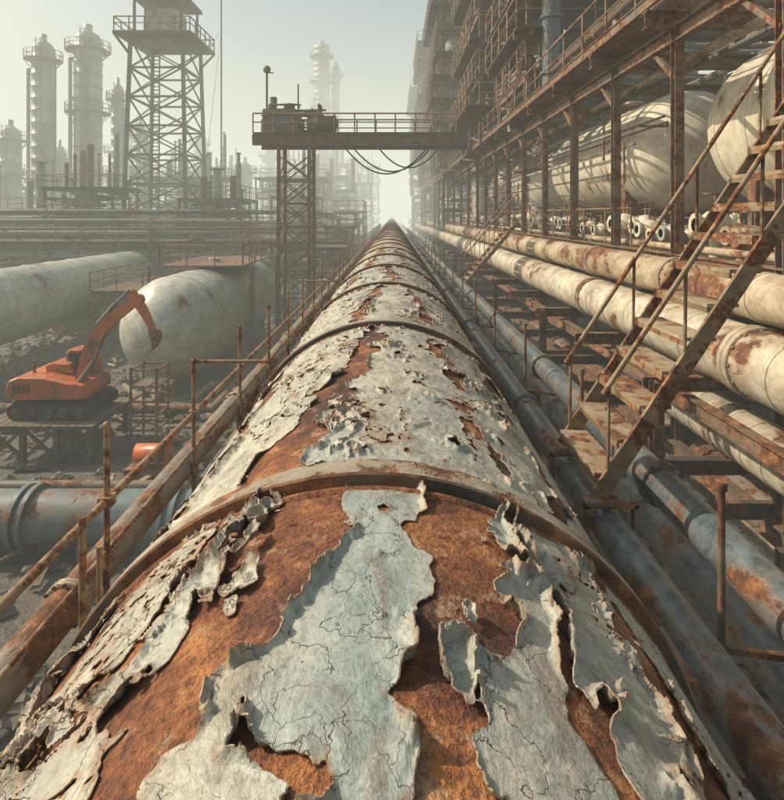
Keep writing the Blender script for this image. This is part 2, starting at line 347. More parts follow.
# ---------------------------------------------------------------- left railing
b=B(); X0=-1.63; ys_=[.4+1.4*i for i in range(60)]
for y in ys_:
    b.cyl((X0,y,H-2.4),(X0,y,H-1.2),.018,'rail',8); b.sph((X0,y,H-1.2),.024,'rail',8)
    b.box(X0-.05,X0+.05,y-.05,y+.05,H-2.41,H-2.38,'rail')
    b.box(X0-.035,X0+.035,y-.04,y+.04,H-1.66,H-1.60,'rail')
b.cyl((X0,-1,H-1.63),(X0,84,H-1.63),.024,'rail',10); b.cyl((X0,-1,H-1.92),(X0,84,H-1.92),.014,'rail',8)
for y in(4.6,10.2,15.8): b.cyl((X0,y,H-1.2),(-1.0,y,H-1.2),.015,'rail',8); b.cyl((-1.0,y,H-1.2),(-1.0,y,H-1.5),.015,'rail',8)
b.cyl((-1.15,2.08,H-1.68),(-1.15,2.08,H-1.12),.014,'rail',8); b.cyl((-1.15,2.2,H-1.68),(-1.15,2.2,H-1.3),.012,'rail',8)
b.build('handrail')
b=B()
for i in range(30):
    y=.7+1.95*i
    b.cyl((1.56,y,H-2.2),(1.56,y,H-1.28),.017,'rust',8); b.cyl((1.56,y,H-1.3),(1.56,y,H-1.26),.026,'rust',8)
    b.box(1.44,1.7,y-.05,y+.05,H-2.22,H-2.18,'rust'); b.beam((1.56,y,H-2.05),(1.92,y,H-2.1),.03,.03,'rust')
b.cyl((1.56,-1,H-2.24),(1.56,58,H-2.24),.025,'rustdark',8)
b.build('pipe_guide_posts')
# ---------------------------------------------------------------- tangles / frames
def tangle(b,xr,yr,zr,n,rng,rs=(.04,.16),mats=('steel','rust','col','greyrust'),seg=6):
    for _ in range(n):
        p=Vector((rng.uniform(*xr),rng.uniform(*yr),rng.uniform(*zr)));pts=[p.copy()];r=rng.uniform(*rs)
        ax=rng.randrange(3)
        for k in range(rng.randint(1,4)):
            lo,hi=(xr,yr,zr)[ax]; p=p.copy(); p[ax]=rng.uniform(lo,hi); pts.append(p); ax=(ax+rng.choice((1,2)))%3
        b.pipe(pts,r,rng.choice(mats),seg if r<.1 else 10,fl=(r>.08))
def valve(b,x,y,z,s,mat,rng):
    b.cyl((x,y,z),(x,y,z+.5*s),.09*s,mat,10); b.sph((x,y,z+.55*s),.24*s,mat,12)
    b.cyl((x-.32*s,y,z+.55*s),(x+.32*s,y,z+.55*s),.11*s,mat,10)
    for q in(-.32,.28): b.cyl((x+q*s,y,z+.55*s),(x+(q+.05)*s,y,z+.55*s),.19*s,mat,12)
    b.cyl((x,y,z+.7*s),(x,y,z+1.05*s),.035*s,'rust',6)
    for i in range(10):
        t=i*math.pi/5;t2=t+math.pi/5; b.cyl((x+math.cos(t)*.16*s,y+math.sin(t)*.16*s,z+1.03*s),(x+math.cos(t2)*.16*s,y+math.sin(t2)*.16*s,z+1.03*s),.018*s,'rust',5)
def frame_tower(b,x0,x1,y0,y1,z0,z1,lv,rng,w=.22,mat='rust',tn=6,vess=True,over=.6):
    nx=max(1,int((x1-x0)/3.2));ny_=max(1,int((y1-y0)/3.2))
    xs=[x0+(x1-x0)*i/nx for i in range(nx+1)];yy=[y0+(y1-y0)*i/ny_ for i in range(ny_+1)]
    for x in xs:
        for y in yy: b.beam((x,y,z0),(x,y,z1),w,w,mat)
    hs=[z0+(z1-z0)*(i+1)/lv for i in range(lv)]
    prev=z0
    for h in hs:
        o=over*rng.random()
        for x in xs: b.beam((x,y0-o,h-.17),(x,y1+o,h-.17),w*.7,w*1.2,mat)
        for y in yy: b.beam((x0-o,y,h-.19),(x1+o,y,h-.19),w*.7,w*1.2,mat)
        b.box(x0-o,x1+o,y0-o,y1+o,h-.03,h+.02,'rustdark')
        b.railing((x0-o,y0-o,h+.02),(x1+o,y0-o,h+.02),'rail',r=.035); b.railing((x0-o,y0-o,h+.02),(x0-o,y1+o,h+.02),'rail',r=.035)
        b.railing((x1+o,y0-o,h+.02),(x1+o,y1+o,h+.02),'rail',r=.035)
        tangle(b,(x0,x1),(y0,y1),(prev+.2,h-.3),tn,rng)
        if rng.random()<.6: b.beam((x0,y0,prev),(xs[1],y0,h-.3),.1,.1,mat)
        if rng.random()<.6: b.beam((x0,y1,h-.3),(x0,y0,prev),.1,.1,mat)
        if vess and rng.random()<.7:
            r=rng.uniform(.4,.9);cx=rng.uniform(x0+r,x1-r);cy=rng.uniform(y0+r,y1-r); hh_=(h-prev)*.75
            b.lathe((cx,cy,prev+.1),(0,0,1),[(0,.01),(.1,r*.7),(.4,r),(hh_-.4,r),(hh_-.1,r*.7),(hh_,.01)],rng.choice(('col','tank','bluegrey')),16)
        if rng.random()<.5: b.ladder((x0-.15,rng.uniform(y0,y1),prev),(x0-.15,rng.uniform(y0,y1),h+1),'rail',side=(0,1,0))
        prev=h
# ---------------------------------------------------------------- right pipe rack
rng=random.Random(3)
b=B(); XF=5.2
cols=[4.6,7.4,10.2,13,16,19,22,25,28,31,34,38,42,47,52,58,64,72,80,90,100,112]
for i,y in enumerate(cols):
    b.ibeam((XF,y,0),(XF,y,H+3.4),.17,.17,'rust')
    b.ibeam((9.2+2.6,y,0),(9.2+2.6,y,H+3.8),.2,.2,'rust')
    b.ibeam((3.5,y,0),(3.5,y,H-2.2),.14,.14,'rustdark') if i%2 else None
    b.ibeam((3.4,y+.2,H-2.28),(12,y+.2,H-2.28),.14,.2,'rust'); b.ibeam((4.15,y+.2,H-1.45),(5.2,y+.2,H-1.45),.1,.14,'rust')
    b.ibeam((3.4,y+.2,H-3.4),(12,y+.2,H-3.4),.14,.2,'rustdark'); b.ibeam((1.7,y+.2,H-4.0),(12,y+.2,H-4.0),.14,.2,'rustdark')
    b.ibeam((5.0,y,H-1.02),(12,y,H-1.02),.2,.26,'rust')
    b.ibeam((4.6,y,H+3.55),(14,y,H+3.55),.22,.32,'rust')
    b.beam((XF,y,H+2.5),(XF+.9,y,H+3.36),.09,.09,'rust')
    b.beam((XF,y+.05,H+2.5),(XF,y+.9,H+3.2),.09,.09,'rust')
    if i%2 and i<14: b.beam((XF,y,H-4),(XF,cols[i+1],H-1.3),.1,.1,'rust')
for x,z,w,h in((XF,-.84,.2,.28),(XF,3.3,.2,.3),(11.6,3.3,.18,.26),(4.05,-2.55,.14,.2),(XF-.1,-4.2,.2,.28),(4.65,3.86,.06,.22),(7.2,-.8,.16,.22)):
    b.ibeam((x,3,H+z),(x,112,H+z),w,h,'rust')
y=3.2
while y<60:
    L_=rng.uniform(1.5,2.9)
    b.box(XF+.1,11.8,y,y+L_-.02,H-.88,H-.84,'rustdark')
    if rng.random()<.8: b.box(4.7,5.7,y,y+L_-.02,H+3.74,H+3.78,'rust')
    if rng.random()<.2: b.box(9.4,13.5,y,y+L_-.1,H+3.745,H+3.785,'rustdark')
    y+=L_
b.railing((4.65,3.2,H+3.78),(4.65,60,H+3.78),'rail',r=.026,seg=7)
b.railing((5.7,14.2,H+3.78),(5.7,60,H+3.78),'rail',r=.026)
b.railing((XF+.05,12.3,H-.84),(XF+.05,60,H-.84),'rail',h=1.0,r=.02)
b.build('steel_pipe_rack')
b=B()
for x,z,r,mt in((5.7,3.0,.08,'creamrust'),(6.0,2.95,.05,'steel'),(12.4,2.6,.22,'creamrust'),(12.5,1.5,.3,'cream'),(12.6,.4,.22,'blue'),(12.9,-.3,.2,'creamrust'),(5.5,-.62,.07,'creamrust'),(6.6,-1.3,.2,'creamrust'),(7.3,-1.5,.16,'steel')):
    b.pipe([(x,3,H+z),(x,60,H+z)],r,mt,12)
tangle(b,(12.2,14),(4,60),(H-4,H+5),120,rng,(.05,.22)); tangle(b,(6,12),(4,60),(H-7,H-2.5),90,rng,(.05,.22),('steel','rustdark','creamrust','blue'))
tangle(b,(5.3,6.4),(12,60),(H-.7,H+3),34,rng,(.025,.05)); tangle(b,(2.2,5),(4,50),(H-7.5,H-4.3),60,rng,(.05,.2),('steel','rustdark','greyrust','blue'))
tangle(b,(5,8),(18,60),(H+3.9,H+6.5),60,rng,(.04,.14)); tangle(b,(5.2,12),(6,20),(H+3.8,H+5.2),26,rng,(.05,.14),('rust','steel','greyrust'))
b.build('rack_pipework')
b=B()
for i in range(60):
    y=6.5+i*.62+rng.uniform(-.1,.1); valve(b,5.8+rng.uniform(-.1,.35),y,H-.84,rng.uniform(.75,1.25),rng.choice(('creamrust','tank','tank','col')),rng)
b.build('valve_row')
def htank(name,x,y0,y1,z,r,mat,bands=5,saddle=True,zs=None,dome=.55,bandm=None,seg=48):
    b=B(); n=12; pr=[]
    for i in range(n+1):
        a=math.pi/2*i/n; pr.append((r*dome*(1-math.cos(a)),max(r*math.sin(a),.002)))
    Lg=y1-y0; pr+= [(Lg-t,rr) for t,rr in pr[::-1]]
    b.lathe((x,y0,z),(0,1,0),pr,mat,seg)
    for i in range(bands+1):
        y=y0+r*dome+.05+(Lg-2*r*dome-.1)*i/bands; b.lathe((x,y,z),(0,1,0),[(-.06,r*.995),(-.05,r+.02),(.05,r+.02),(.06,r*.995)],bandm or mat,seg)
    if saddle:
        for t in(.25,.75):
            y=y0+Lg*t; b.box(x-r*.8,x+r*.8,y-.12,y+.12,zs,z-r*.55,'rust'); b.box(x-r*.95,x+r*.95,y-.2,y+.2,zs-.01,zs+.12,'rust')
    b.cyl((x,y0+Lg*.5,z+r*.95),(x,y0+Lg*.5,z+r+.35),.28,mat,14); b.cyl((x,y0+Lg*.5,z+r+.35),(x,y0+Lg*.5,z+r+.42),.36,mat,14)
    b.pipe([(x-.5*r,y0+Lg*.3,z-r*.8),(x-.5*r,y0+Lg*.3,z-r-.7)],.1,'steel',8)
    return b.build(name)
htank('storage_tank',8.3,5.5,12.6,H+1.78,1.68,'tank',5,True,H-.84,.6)
htank('storage_tank',8.3,14.3,24.4,H+1.78,1.68,'tank',6,True,H-.84,.8)
htank('storage_tank',8.3,26,35,H+1.75,1.6,'tank',6,True,H-.84,.7)
htank('storage_tank',8.3,37,45,H+1.75,1.55,'tank',6,True,H-.84)
for (x0,x1,y0,y1,z1,lv,sd) in((5,9.5,20.5,26,8.2,3,1),(4.6,10,29,36,12.5,5,2),(4.0,10,46,56,19,8,3),(3.8,11,68,80,21,8,4),(9,16,24,34,12,4,6),(3.6,11,96,110,22,8,8)):
    r_=random.Random(sd); b=B(); frame_tower(b,x0,x1,y0,y1,H+3.8 ,H+z1,lv,r_,.18,'rust',14,True,.9)
    frame_tower(b,x0+.3,x1-.2,y0+.3,y1-.3,0,H+3.4,4,r_,.16,'rustdark',10,True,.1) if y0>44 else None
    b.build('process_structure')
b=B(); b.cyl((5.7,20,H+3.4),(5.7,20,H+16),.33,'blue',20)
for z in(5,7,9): b.cyl((5.7,20,H+z),(5.7,20,H+z+.1),.42,'blue',20)
b.build('blue_riser_pipe')
for x,y,zt,r in((7.5,27.5,15,.9),(6.5,40,20,.8),(8,62,24,1.2),(5.6,86,20,1.)):
    b=B()
    b.lathe((x,y,0),(0,0,1),[(0,r),(H+zt-1,r),(H+zt-.4,r*.7),(H+zt,.02)],'col',20)
    for k in range(6):
        z=H+zt*(k+1)/7; b.cyl((x,y,z),(x,y,z+.08),r*1.7,'rust',16)
        for j in range(12):
            t=j*math.pi/6; b.cyl((x+math.cos(t)*r*1.65,y+math.sin(t)*r*1.65,z),(x+math.cos(t)*r*1.65,y+math.sin(t)*r*1.65,z+1),.03,'rail',4)
        for hh in(.55,1.): b.lathe((x,y,z+hh),(0,0,1),[(0,r*1.62),(.06,r*1.65),(0,r*1.68)],'rail',16)
    b.build('distillation_column')
# ---------------------------------------------------------------- stairs
def stairs(name,x0,z0,x1,z1,ya,yb,n,w=.10,t=.028,up=.95,hw=.10):
    b=B()
    for y in(ya,yb):
        b.beam((x0,y,z0),(x1,y,z1),t,w,'rail')
        d=Vector((x1-x0,0,z1-z0))
        b.cyl((x0+.02,y,z0+up),(x1+.02,y,z1+up),.018,'rail',8)
        for i in range(6):
            q=(i+.1)/5.3; c=(x0+d.x*q,y,z0+d.z*q); b.cyl(c,(c[0]+.01,y,c[2]+up),.012,'rail',6)
    for i in range(n):
        q=(i+.5)/n; x=x0+(x1-x0)*q;z=z0+(z1-z0)*q
        b.box(x-hw,x+hw,ya+.016,yb-.016,z-.012,z+.012,'tread'); b.box(x-hw-.002,x-hw+.014,ya+.017,yb-.017,z-.045,z-.013,'rail')
    return b.build(name)
stairs('steel_staircase',1.30,H-1.74,3.85,H+2.1,3.5,4.25,18,up=.62)
stairs('steel_staircase',2.2,H-2.2,3.8,H-.3,17.2,18.1,12)
stairs('steel_staircase',5.6,H-.84,9,H+3.8,34.2,35,20)
b=B(); b.ibeam((3.95,3.4,0),(3.95,3.4,H+2.05),.12,.12,'rust'); b.ibeam((3.95,4.4,0),(3.95,4.4,H+2.05),.12,.12,'rust'); b.box(3.86,5.6,3.45,4.35,H+2.06,H+2.1,'rust'); b.railing((3.95,3.45,H+2.1),(5.6,3.45,H+2.1),'rail'); b.railing((3.95,4.32,H+2.1),(5.6,4.32,H+2.1),'rail')
for y in(3.5,4.25):
    b.box(1.2,1.42,y-.045,y+.045,H-1.80,H-1.775,'rust')
    b.beam((1.215,y,H-2.3),(1.215,y,H-1.802),.03,.05,'rust'); b.beam((1.52,y,H-2.3),(1.52,y,H-1.802),.03,.05,'rust'); b.beam((1.2,y,H-1.814),(1.535,y,H-1.814),.05,.02,'rust'); b.beam((1.15,y,H-2.31),(1.75,y,H-2.31),.06,.04,'rust')
b.build('stair_landing')
# ---------------------------------------------------------------- bridge
b=B(); y0,y1=33,35.2; xa,xb=-8.2,5.0; zd=H+4.55
for y in(y0,y1):
    b.ibeam((xa,y,zd-.1),(xb,y,zd-.1),.25,.66,'rust')
    b.railing((xa,y,zd+.3),(xb,y,zd+.3),'rail',h=1.15,sp=1.2,r=.045)
i=0
while xa+i*1.1<xb: b.beam((xa+i*1.1,y0,zd+.0),(xa+i*1.1,y1,zd+.0),.12,.2,'rust'); i+=1
b.box(xa,xb,y0-.2,y1+.2,zd+.28,zd+.32,'rust')
for s in range(11):
    x=xa+s*1.15; b.box(x,x+.05,y0-.18,y0-.126,zd-.38,zd+.2,'rust')
for x in(-6.7,-4.9):
    for y in(y0+.1,y1-.1): b.beam((x,y,0),(x,y,zd-.45),.2,.2,'rust')
z=0.3
while z<zd-1.5:
    for y in(y0+.1,y1-.1):
        b.beam((-6.7,y,z),(-4.9,y,z+1.4),.08,.08,'rust'); b.beam((-4.9,y,z+.02),(-6.7,y,z+1.42),.07,.07,'rust'); b.beam((-6.7,y,z),(-4.9,y,z),.1,.1,'rust')
    for x in(-6.7,-4.9): b.beam((x,y0,z),(x,y1,z+1.4),.08,.08,'rust')
    z+=1.4
b.box(-7.7,-5.6,y0+.4,y1-.4,zd+.33,zd+1.5,'steel'); b.lathe((-5.2,34,zd+1.0),(1,0,0),[(0,.01),(.1,.5),(1.8,.5),(1.9,.01)],'rust',16)
b.cyl((-7.2,34,zd+1.5),(-7.2,34,zd+2.6),.22,'steel',12); b.cyl((-6.2,34,zd+1.5),(-6.2,34,zd+2.2),.3,'rust',12)
b.cyl((-7.6,34,zd+.3),(-7.6,34,zd+4.2),.07,'steel',8); b.sph((-7.6,34,zd+4.3),.24,'steel',12); b.beam((-7.6,34,zd+4.1),(-7.2,34,zd+4.1),.06,.06,'steel')
b.cyl((-5.7,34,zd+.3),(-5.7,34,zd+3.4),.05,'steel',6); tangle(b,(-8.0,-4),(y0+.3,y1-.3),(zd+.4,zd+2.1),34,rng,(.03,.1),('rust','steel'))
for (xs_,xe,sg,yy) in((-2.9,2.2,1.7,33.2),(-2.4,2.4,1.5,34),(-.8,2.9,1.2,34.8)):
    pts=[(xs_+(xe-xs_)*k/18,yy,zd-.4-sg*4*(k/18)*(1-k/18)) for k in range(19)]; b.pipe(pts,.05,'rubber',6)
b.build('overhead_bridge')
# ---------------------------------------------------------------- left tanks
htank('storage_tank',-10.3,24.2,41,H-5.3,2.4,'tankblue',9,True,0,1.0,seg=64)
htank('storage_tank',-21.5,9,48,H-5.0,2.05,'tankblue',16,True,0,.4,seg=56)
b=B()
b.box(-12.5,-8.0,30,37,H-2.77,H-2.70,'rust')
for p,q_ in(((-12.5,30),(-8,30)),((-12.5,30),(-12.5,37)),((-8,30),(-8,37)),((-12.5,37),(-8,37))): b.railing((p[0],p[1],H-2.70),(q_[0],q_[1],H-2.70),'rail',r=.04)
for x in(-13.1,-7.6):
    for y in(30.2,36.8): b.beam((x,y,0),(x,y,H-2.78),.14,.14,'rust')
b.ladder((-7.7,31,0),(-7.7,31,H-1.6),'rail',side=(0,1,0)); b.build('tank_catwalk')
# ---------------------------------------------------------------- excavator
b=B(); zx=1.22; yc=18.7
def track(y):
    pr=[]
    for i in range(9): a=math.pi/2+math.pi*i/8; pr.append((-12.55+.27*math.cos(a),zx+.29+.27*math.sin(a)))
    for i in range(9): a=-math.pi/2+math.pi*i/8; pr.append((-10.3+.27*math.cos(a),zx+.29+.27*math.sin(a)))
    n=len(pr); vs=[(x,y-.2,z) for x,z in pr]+[(x,y+.2,z) for x,z in pr]
    b.add(vs,[(i,(i+1)%n,n+(i+1)%n,n+i) for i in range(n)]+[tuple(range(n)),tuple(range(n,2*n))[::-1]],'rubber')
    for i in range(5): x=-12.5+.52*i; b.cyl((x,y-.23,zx+.27),(x,y+.23,zx+.27),.17,'rustdark',14)
    for i in range(16): x=-12.6+.15*i; b.box(x,x+.06,y-.21,y+.21,zx+.56,zx+.6,'rubber')
track(yc-.75);track(yc+.75); b.box(-12.3,-10.6,yc-.5,yc+.5,zx+.25,zx+.5,'rubber'); b.cyl((-11.5,yc,zx+.5),(-11.5,yc,zx+.66),.55,'rubber',24)
def extr(prof,ya,yb,mat,bev=.05):
    n=len(prof);cx=sum(p[0] for p in prof)/n;cz=sum(p[1] for p in prof)/n
    vs=[]
    for y,s in((ya,.93),(ya+bev,1),(yb-bev,1),(yb,.93)): vs+=[(cx+(x-cx)*s,y,cz+(z-cz)*s) for x,z in prof]
    fs=[tuple(range(n)),tuple(range(3*n,4*n))[::-1]]
    for k in range(3): fs+=[(k*n+i,(k+1)*n+i,(k+1)*n+(i+1)%n,k*n+(i+1)%n) for i in range(n)]
    b.add(vs,fs,mat)
extr([(-12.85,zx+.75),(-12.9,zx+1.05),(-12.8,zx+1.3),(-12.5,zx+1.42),(-11.6,zx+1.4),(-10.9,zx+1.25),(-10.35,zx+1.15),(-10.25,zx+.9),(-10.3,zx+.68),(-12.6,zx+.66)],yc-.95,yc+.95,'orange',.1)
extr([(-12.0,zx+1.38),(-12.0,zx+1.62),(-11.8,zx+1.7),(-11.2,zx+1.66),(-11.05,zx+1.36)],yc-.2,yc+.75,'orange')
extr([(-11.5,zx+1.2),(-11.55,zx+1.95),(-11.4,zx+2.08),(-10.85,zx+2.05),(-10.6,zx+1.6),(-10.55,zx+1.1)],yc+.2,yc+.93,'orange'); 
b.box(-11.4,-10.85,yc+.17,yc+.19,zx+1.5,zx+1.95,'glass')
b.cyl((-12.3,yc-.3,zx+1.4),(-12.3,yc-.3,zx+1.85),.05,'rust',10)
for i in range(6): b.box(-12.6+.1*i,-12.55+.1*i,yc-.965,yc-.94,zx+.9,zx+1.2,'rubber')
for i in range(2): b.box(-11.8+i*.75,-11.2+i*.75,yc-.962,yc-.94,zx+.78,zx+1.2,'orange')
bm=[(-10.75,2.1,.30,.30),(-10.45,3.15,.30,.42),(-10.15,3.85,.28,.46),(-9.6,4.5,.26,.38),(-8.75,5.12,.22,.26)]
for i in range(4):
    p,q_=bm[i],bm[i+1]; b.beam((p[0],yc-.35,p[1]),(q_[0],yc-.35,q_[1]),p[2],p[3],'orange',q_[2],q_[3]); 
    if i: b.cyl((p[0],yc-.35-p[2]/2-.001,p[1]),(p[0],yc-.35+p[2]/2+.001,p[1]),p[3]/2,'orange',20)
b.cyl((-8.75,yc-.49,5.12),(-8.75,yc-.21,5.12),.2,'orange',18)
b.beam((-9.0,yc-.35,5.4),(-8.55,yc-.35,4.75),.2,.28,'orange'); b.beam((-8.55,yc-.35,4.75),(-8.22,yc-.35,4.1),.18,.27,'orange',.14,.16)
b.cyl((-10.6,yc-.6,2.4),(-10.1,yc-.6,3.1),.09,'steel',10); b.cyl((-10.1,yc-.6,3.1),(-9.75,yc-.6,4.1),.05,'steel',10); b.cyl((-10.1,yc-.35,4.3),(-9.5,yc-.35,5.0),.08,'steel',10); b.cyl((-9.5,yc-.35,5.0),(-9.05,yc-.35,5.45),.045,'steel',8)
pr=[(-8.33,4.15),(-8.08,4.1),(-7.98,3.88),(-8.04,3.66),(-8.18,3.5)]
vs=[(x,y,z) for y in(yc-.55,yc-.15) for x,z in pr]; n=5
b.add(vs,[(i,i+1,n+i+1,n+i) for i in range(n-1)]+[(0,1,2,3,4),(9,8,7,6,5)],'rust')
for j in range(4): y=yc-.52+j*.115; b.beam((-8.18,y,3.52),(-8.3,y,3.38),.05,.05,'rust',.02,.02)
b.build('excavator',off=(.1,.7,0))
b=B(); b.box(-13.4,-9.7,17.3,20.1,1.1,1.21,'wood')
for i in range(13): x=-13.4+i*.285; b.box(x+.01,x+.265,17.25,20.15,1.213,1.225,'wood')
for x in(-13.2,-12.1,-11,-9.9):
    for y in(17.5,19.9): b.beam((x,y,0),(x,y,1.1),.16,.16,'wood')
for x in(-13.2,-12.1,-11): b.beam((x,17.5,.05),(x+1.1,17.5,1.05),.07,.1,'wood'); b.beam((x+1.1,17.53,.05),(x,17.53,1.05),.07,.1,'wood')
b.build('timber_platform',off=(.1,.7,0))
b=B()
for x in(-9.1,-8.2):
    for y in(19.5,20.5): b.beam((x,y,0),(x,y,2.7),.07,.07,'rail')
for z in(.5,1.0,1.5,2.0,2.6):
    b.beam((-9.1,19.5,z),(-8.2,19.5,z),.05,.06,'rail'); b.beam((-9.1,20.5,z),(-8.2,20.5,z),.05,.06,'rail'); b.beam((-9.1,19.5,z),(-9.1,20.5,z),.05,.06,'rail'); b.beam((-8.2,19.5,z),(-8.2,20.5,z),.05,.06,'rail')
b.box(-9.0,-8.25,19.55,20.45,2.0,2.05,'wood'); b.build('access_scaffold')
b=B(); b.lathe((-7.9,17.2,.7),(1,0,0),[(0,.01),(.05,.28),(.7,.28),(.75,.3),(.8,.3),(.85,.12),(1.1,.12)],'orange',18); b.box(-8.1,-6.6,16.9,17.5,0,.3,'rust'); b.cyl((-6.9,17.2,.3),(-6.9,17.2,1.1),.15,'orange',12); b.pipe([(-6.9,17.2,1.1),(-6.9,17.2,1.5),(-6,17.2,1.5),(-6,17.2,0)],.07,'steel',8); b.build('pump_unit')
# ---------------------------------------------------------------- columns left
def column(x,y,r,zt,nplat,sd):
    g=random.Random(sd); b=B(); pr=[(0,r*1.15),(3,r)]
    n=int(zt/1.5)
    for i in range(3,n):
        z=i*1.5; pr+=[(z-.06,r),(z-.05,r*1.05),(z+.05,r*1.05),(z+.06,r)]
    pr+=[(zt-1.2,r),(zt-.5,r*.8),(zt-.1,r*.4),(zt,.3*r),(zt+.8,.3*r),(zt+.8,.01)]
    b.lathe((x,y,0),(0,0,1),pr,'col',24)
    for k in range(nplat):
        z=zt*(.45+.5*k/max(1,nplat-1))-1; rr=r*1.45+.25
        b.cyl((x,y,z),(x,y,z+.1),rr,'rust',20)
        for j in range(16):
            t=j*math.pi/8; b.cyl((x+math.cos(t)*rr,y+math.sin(t)*rr,z),(x+math.cos(t)*rr,y+math.sin(t)*rr,z+1.1),.05,'steel',4)
            b.beam((x+math.cos(t)*r,y+math.sin(t)*r,z-1),(x+math.cos(t)*rr,y+math.sin(t)*rr,z),.08,.08,'steel') if j%2 else None
        for hh in(.55,1.1): b.lathe((x,y,z+hh),(0,0,1),[(0,rr-.05),(.08,rr),(0,rr+.05)],'steel',20)
    b.ladder((x+.3,y-r-.25,0),(x+.3,y-r-.25,zt),'steel',w=.6,r=.06)
    for k in range(3):
        t=g.uniform(math.pi,2*math.pi); q=r+.35; h1=g.uniform(.5,.95)*zt; b.pipe([(x+math.cos(t)*q,y+math.sin(t)*q,0),(x+math.cos(t)*q,y+math.sin(t)*q,h1),(x,y,h1)],g.uniform(.12,.25),'steel',8)
    b.build('distillation_column')
for a in((-38,70,1.6,H+23,3,1),(-43.6,70,1.3,H+21.8,2,2),(-50.5,74,1.35,H+11.8,3,3),(-36.5,74.5,.8,H+17.5,2,4),(-36,80,.85,H+13.3,3,5),(-31,84,1.0,H+7,2,6),(-44,90,1.3,H+12,2,7),(-25,95,1.2,H+9,2,8),(-56,82,1.3,H+8,2,9),(-41,76,.7,H+14,1,10),(-47.5,80,.8,H+10,2,20),(-29,78,.6,H+9,1,21),(-33.5,76,.5,H+11,1,22)): column(*a)
for a in((-18.8,150,2.1,H+46,5,11),(-15.2,152,1.1,H+41,3,12),(-27,140,1.6,H+16,2,13),(-33,150,1.8,H+18,2,14),(-11,160,1.5,H+17,2,15),(-21,120,1.2,H+9,1,16),(-40,130,1.2,H+12,2,17),(-48,140,1.6,H+20,3,18),(-62,130,1.6,H+22,3,19)): column(*a)
# lattice tower
b=B(); cx,cy=-22.1,55;w0,w1=3.1,2.45;z1=H+16.6
def corner(z,i):
    w=w0+(w1-w0)*z/z1; sx,sy=((-1,-1),(1,-1),(1,1),(-1,1))[i%4]; return (cx+sx*w,cy+sy*w,z)
for i in range(4): b.beam(corner(0,i),corner(z1,i),.3,.3,'steel')
n=9
for k in range(n):
    za,zb=z1*k/n,z1*(k+1)/n
    for i in range(4):
        b.beam(corner(za,i),corner(zb,i+1),.13,.13,'steel'); b.beam(corner(za,i+1),corner(zb,i),.12,.12,'steel'); b.beam(corner(zb,i),corner(zb,i+1),.18,.18,'steel')
b.box(cx-3.6,cx+3.6,cy-3.6,cy+3.6,z1+.16,z1+.4,'rust')
for i in range(4):
    s=((-1,-1),(1,-1),(1,1),(-1,1));p=s[i];q_=s[(i+1)%4]; b.railing((cx+3.5*p[0],cy+3.5*p[1],z1+.4),(cx+3.5*q_[0],cy+3.5*q_[1],z1+.4),'rust',h=1.3,r=.06)
    b.beam((cx+p[0]*2.45,cy+p[1]*2.45,z1-1.6),(cx+p[0]*3.5,cy+p[1]*3.5,z1+.15),.18,.18,'rust')
    b.beam((cx+p[0]*2.2,cy+p[1]*2.2,z1+.4),(cx+p[0]*2.2,cy+p[1]*2.2,z1+4),.2,.2,'rust')
b.box(cx-2.6,cx+2.6,cy-2.6,cy+2.6,z1+4,z1+4.3,'rust'); b.box(cx-1.6,cx+1.4,cy-1.5,cy+1.5,z1+.42,z1+3.2,'creamrust')
b.ladder((cx,cy-2.9,0),(cx,cy-2.6,z1),'steel',w=.7,r=.07); b.build('lattice_tower')
b=B(); b.cyl((-18.3,60,0),(-18.3,60,H+25),.09,'steel',6)
for s in((-6,50),(-24,66)): b.cyl((s[0]-12,s[1],0),(-18.3,60,H+20),.02,'steel',4)
b.build('guyed_mast')
# ---------------------------------------------------------------- process units left
g=random.Random(12)
for (x0,x1,y0,y1,z1,lv) in((-56,-44,52,57,7.5,3),(-42,-33,54,60,8.5,3),(-31,-25,50,55,10.5,4),(-19,-13.5,50,56,9.5,4),(-12.5,-8,58,64,10,4),(-30,-20,66,72,12.5,4),(-18,-9,74,82,13,5),(-60,-46,78,84,12,4),(-35,-26,88,94,14,4),(-22,-8,100,108,15,5),(-46,-30,110,120,16,4),(-26,-10,130,140,20,5),(-13,-6,88,94,12,4),(-10,-4.5,120,128,15,5),(-75,-50,120,130,17,4),(-9,-4,160,170,22,5)):
    b=B(); frame_tower(b,x0,x1,y0,y1,0,z1,lv,g,.2,g.choice(('rust','steel')),30,True,.6)
    for k in range(g.randint(5,10)):
        x=g.uniform(x0,x1);y=g.uniform(y0,y1);h=g.uniform(.8,6); r=g.uniform(.06,.4); b.cyl((x,y,z1),(x,y,z1+h),r,g.choice(('col','steel','rust')),8)
        if g.random()<.4: b.cyl((x,y,z1+h),(x,y,z1+h+.12),r*1.8,'steel',8)
    b.build('process_unit')
b=B()
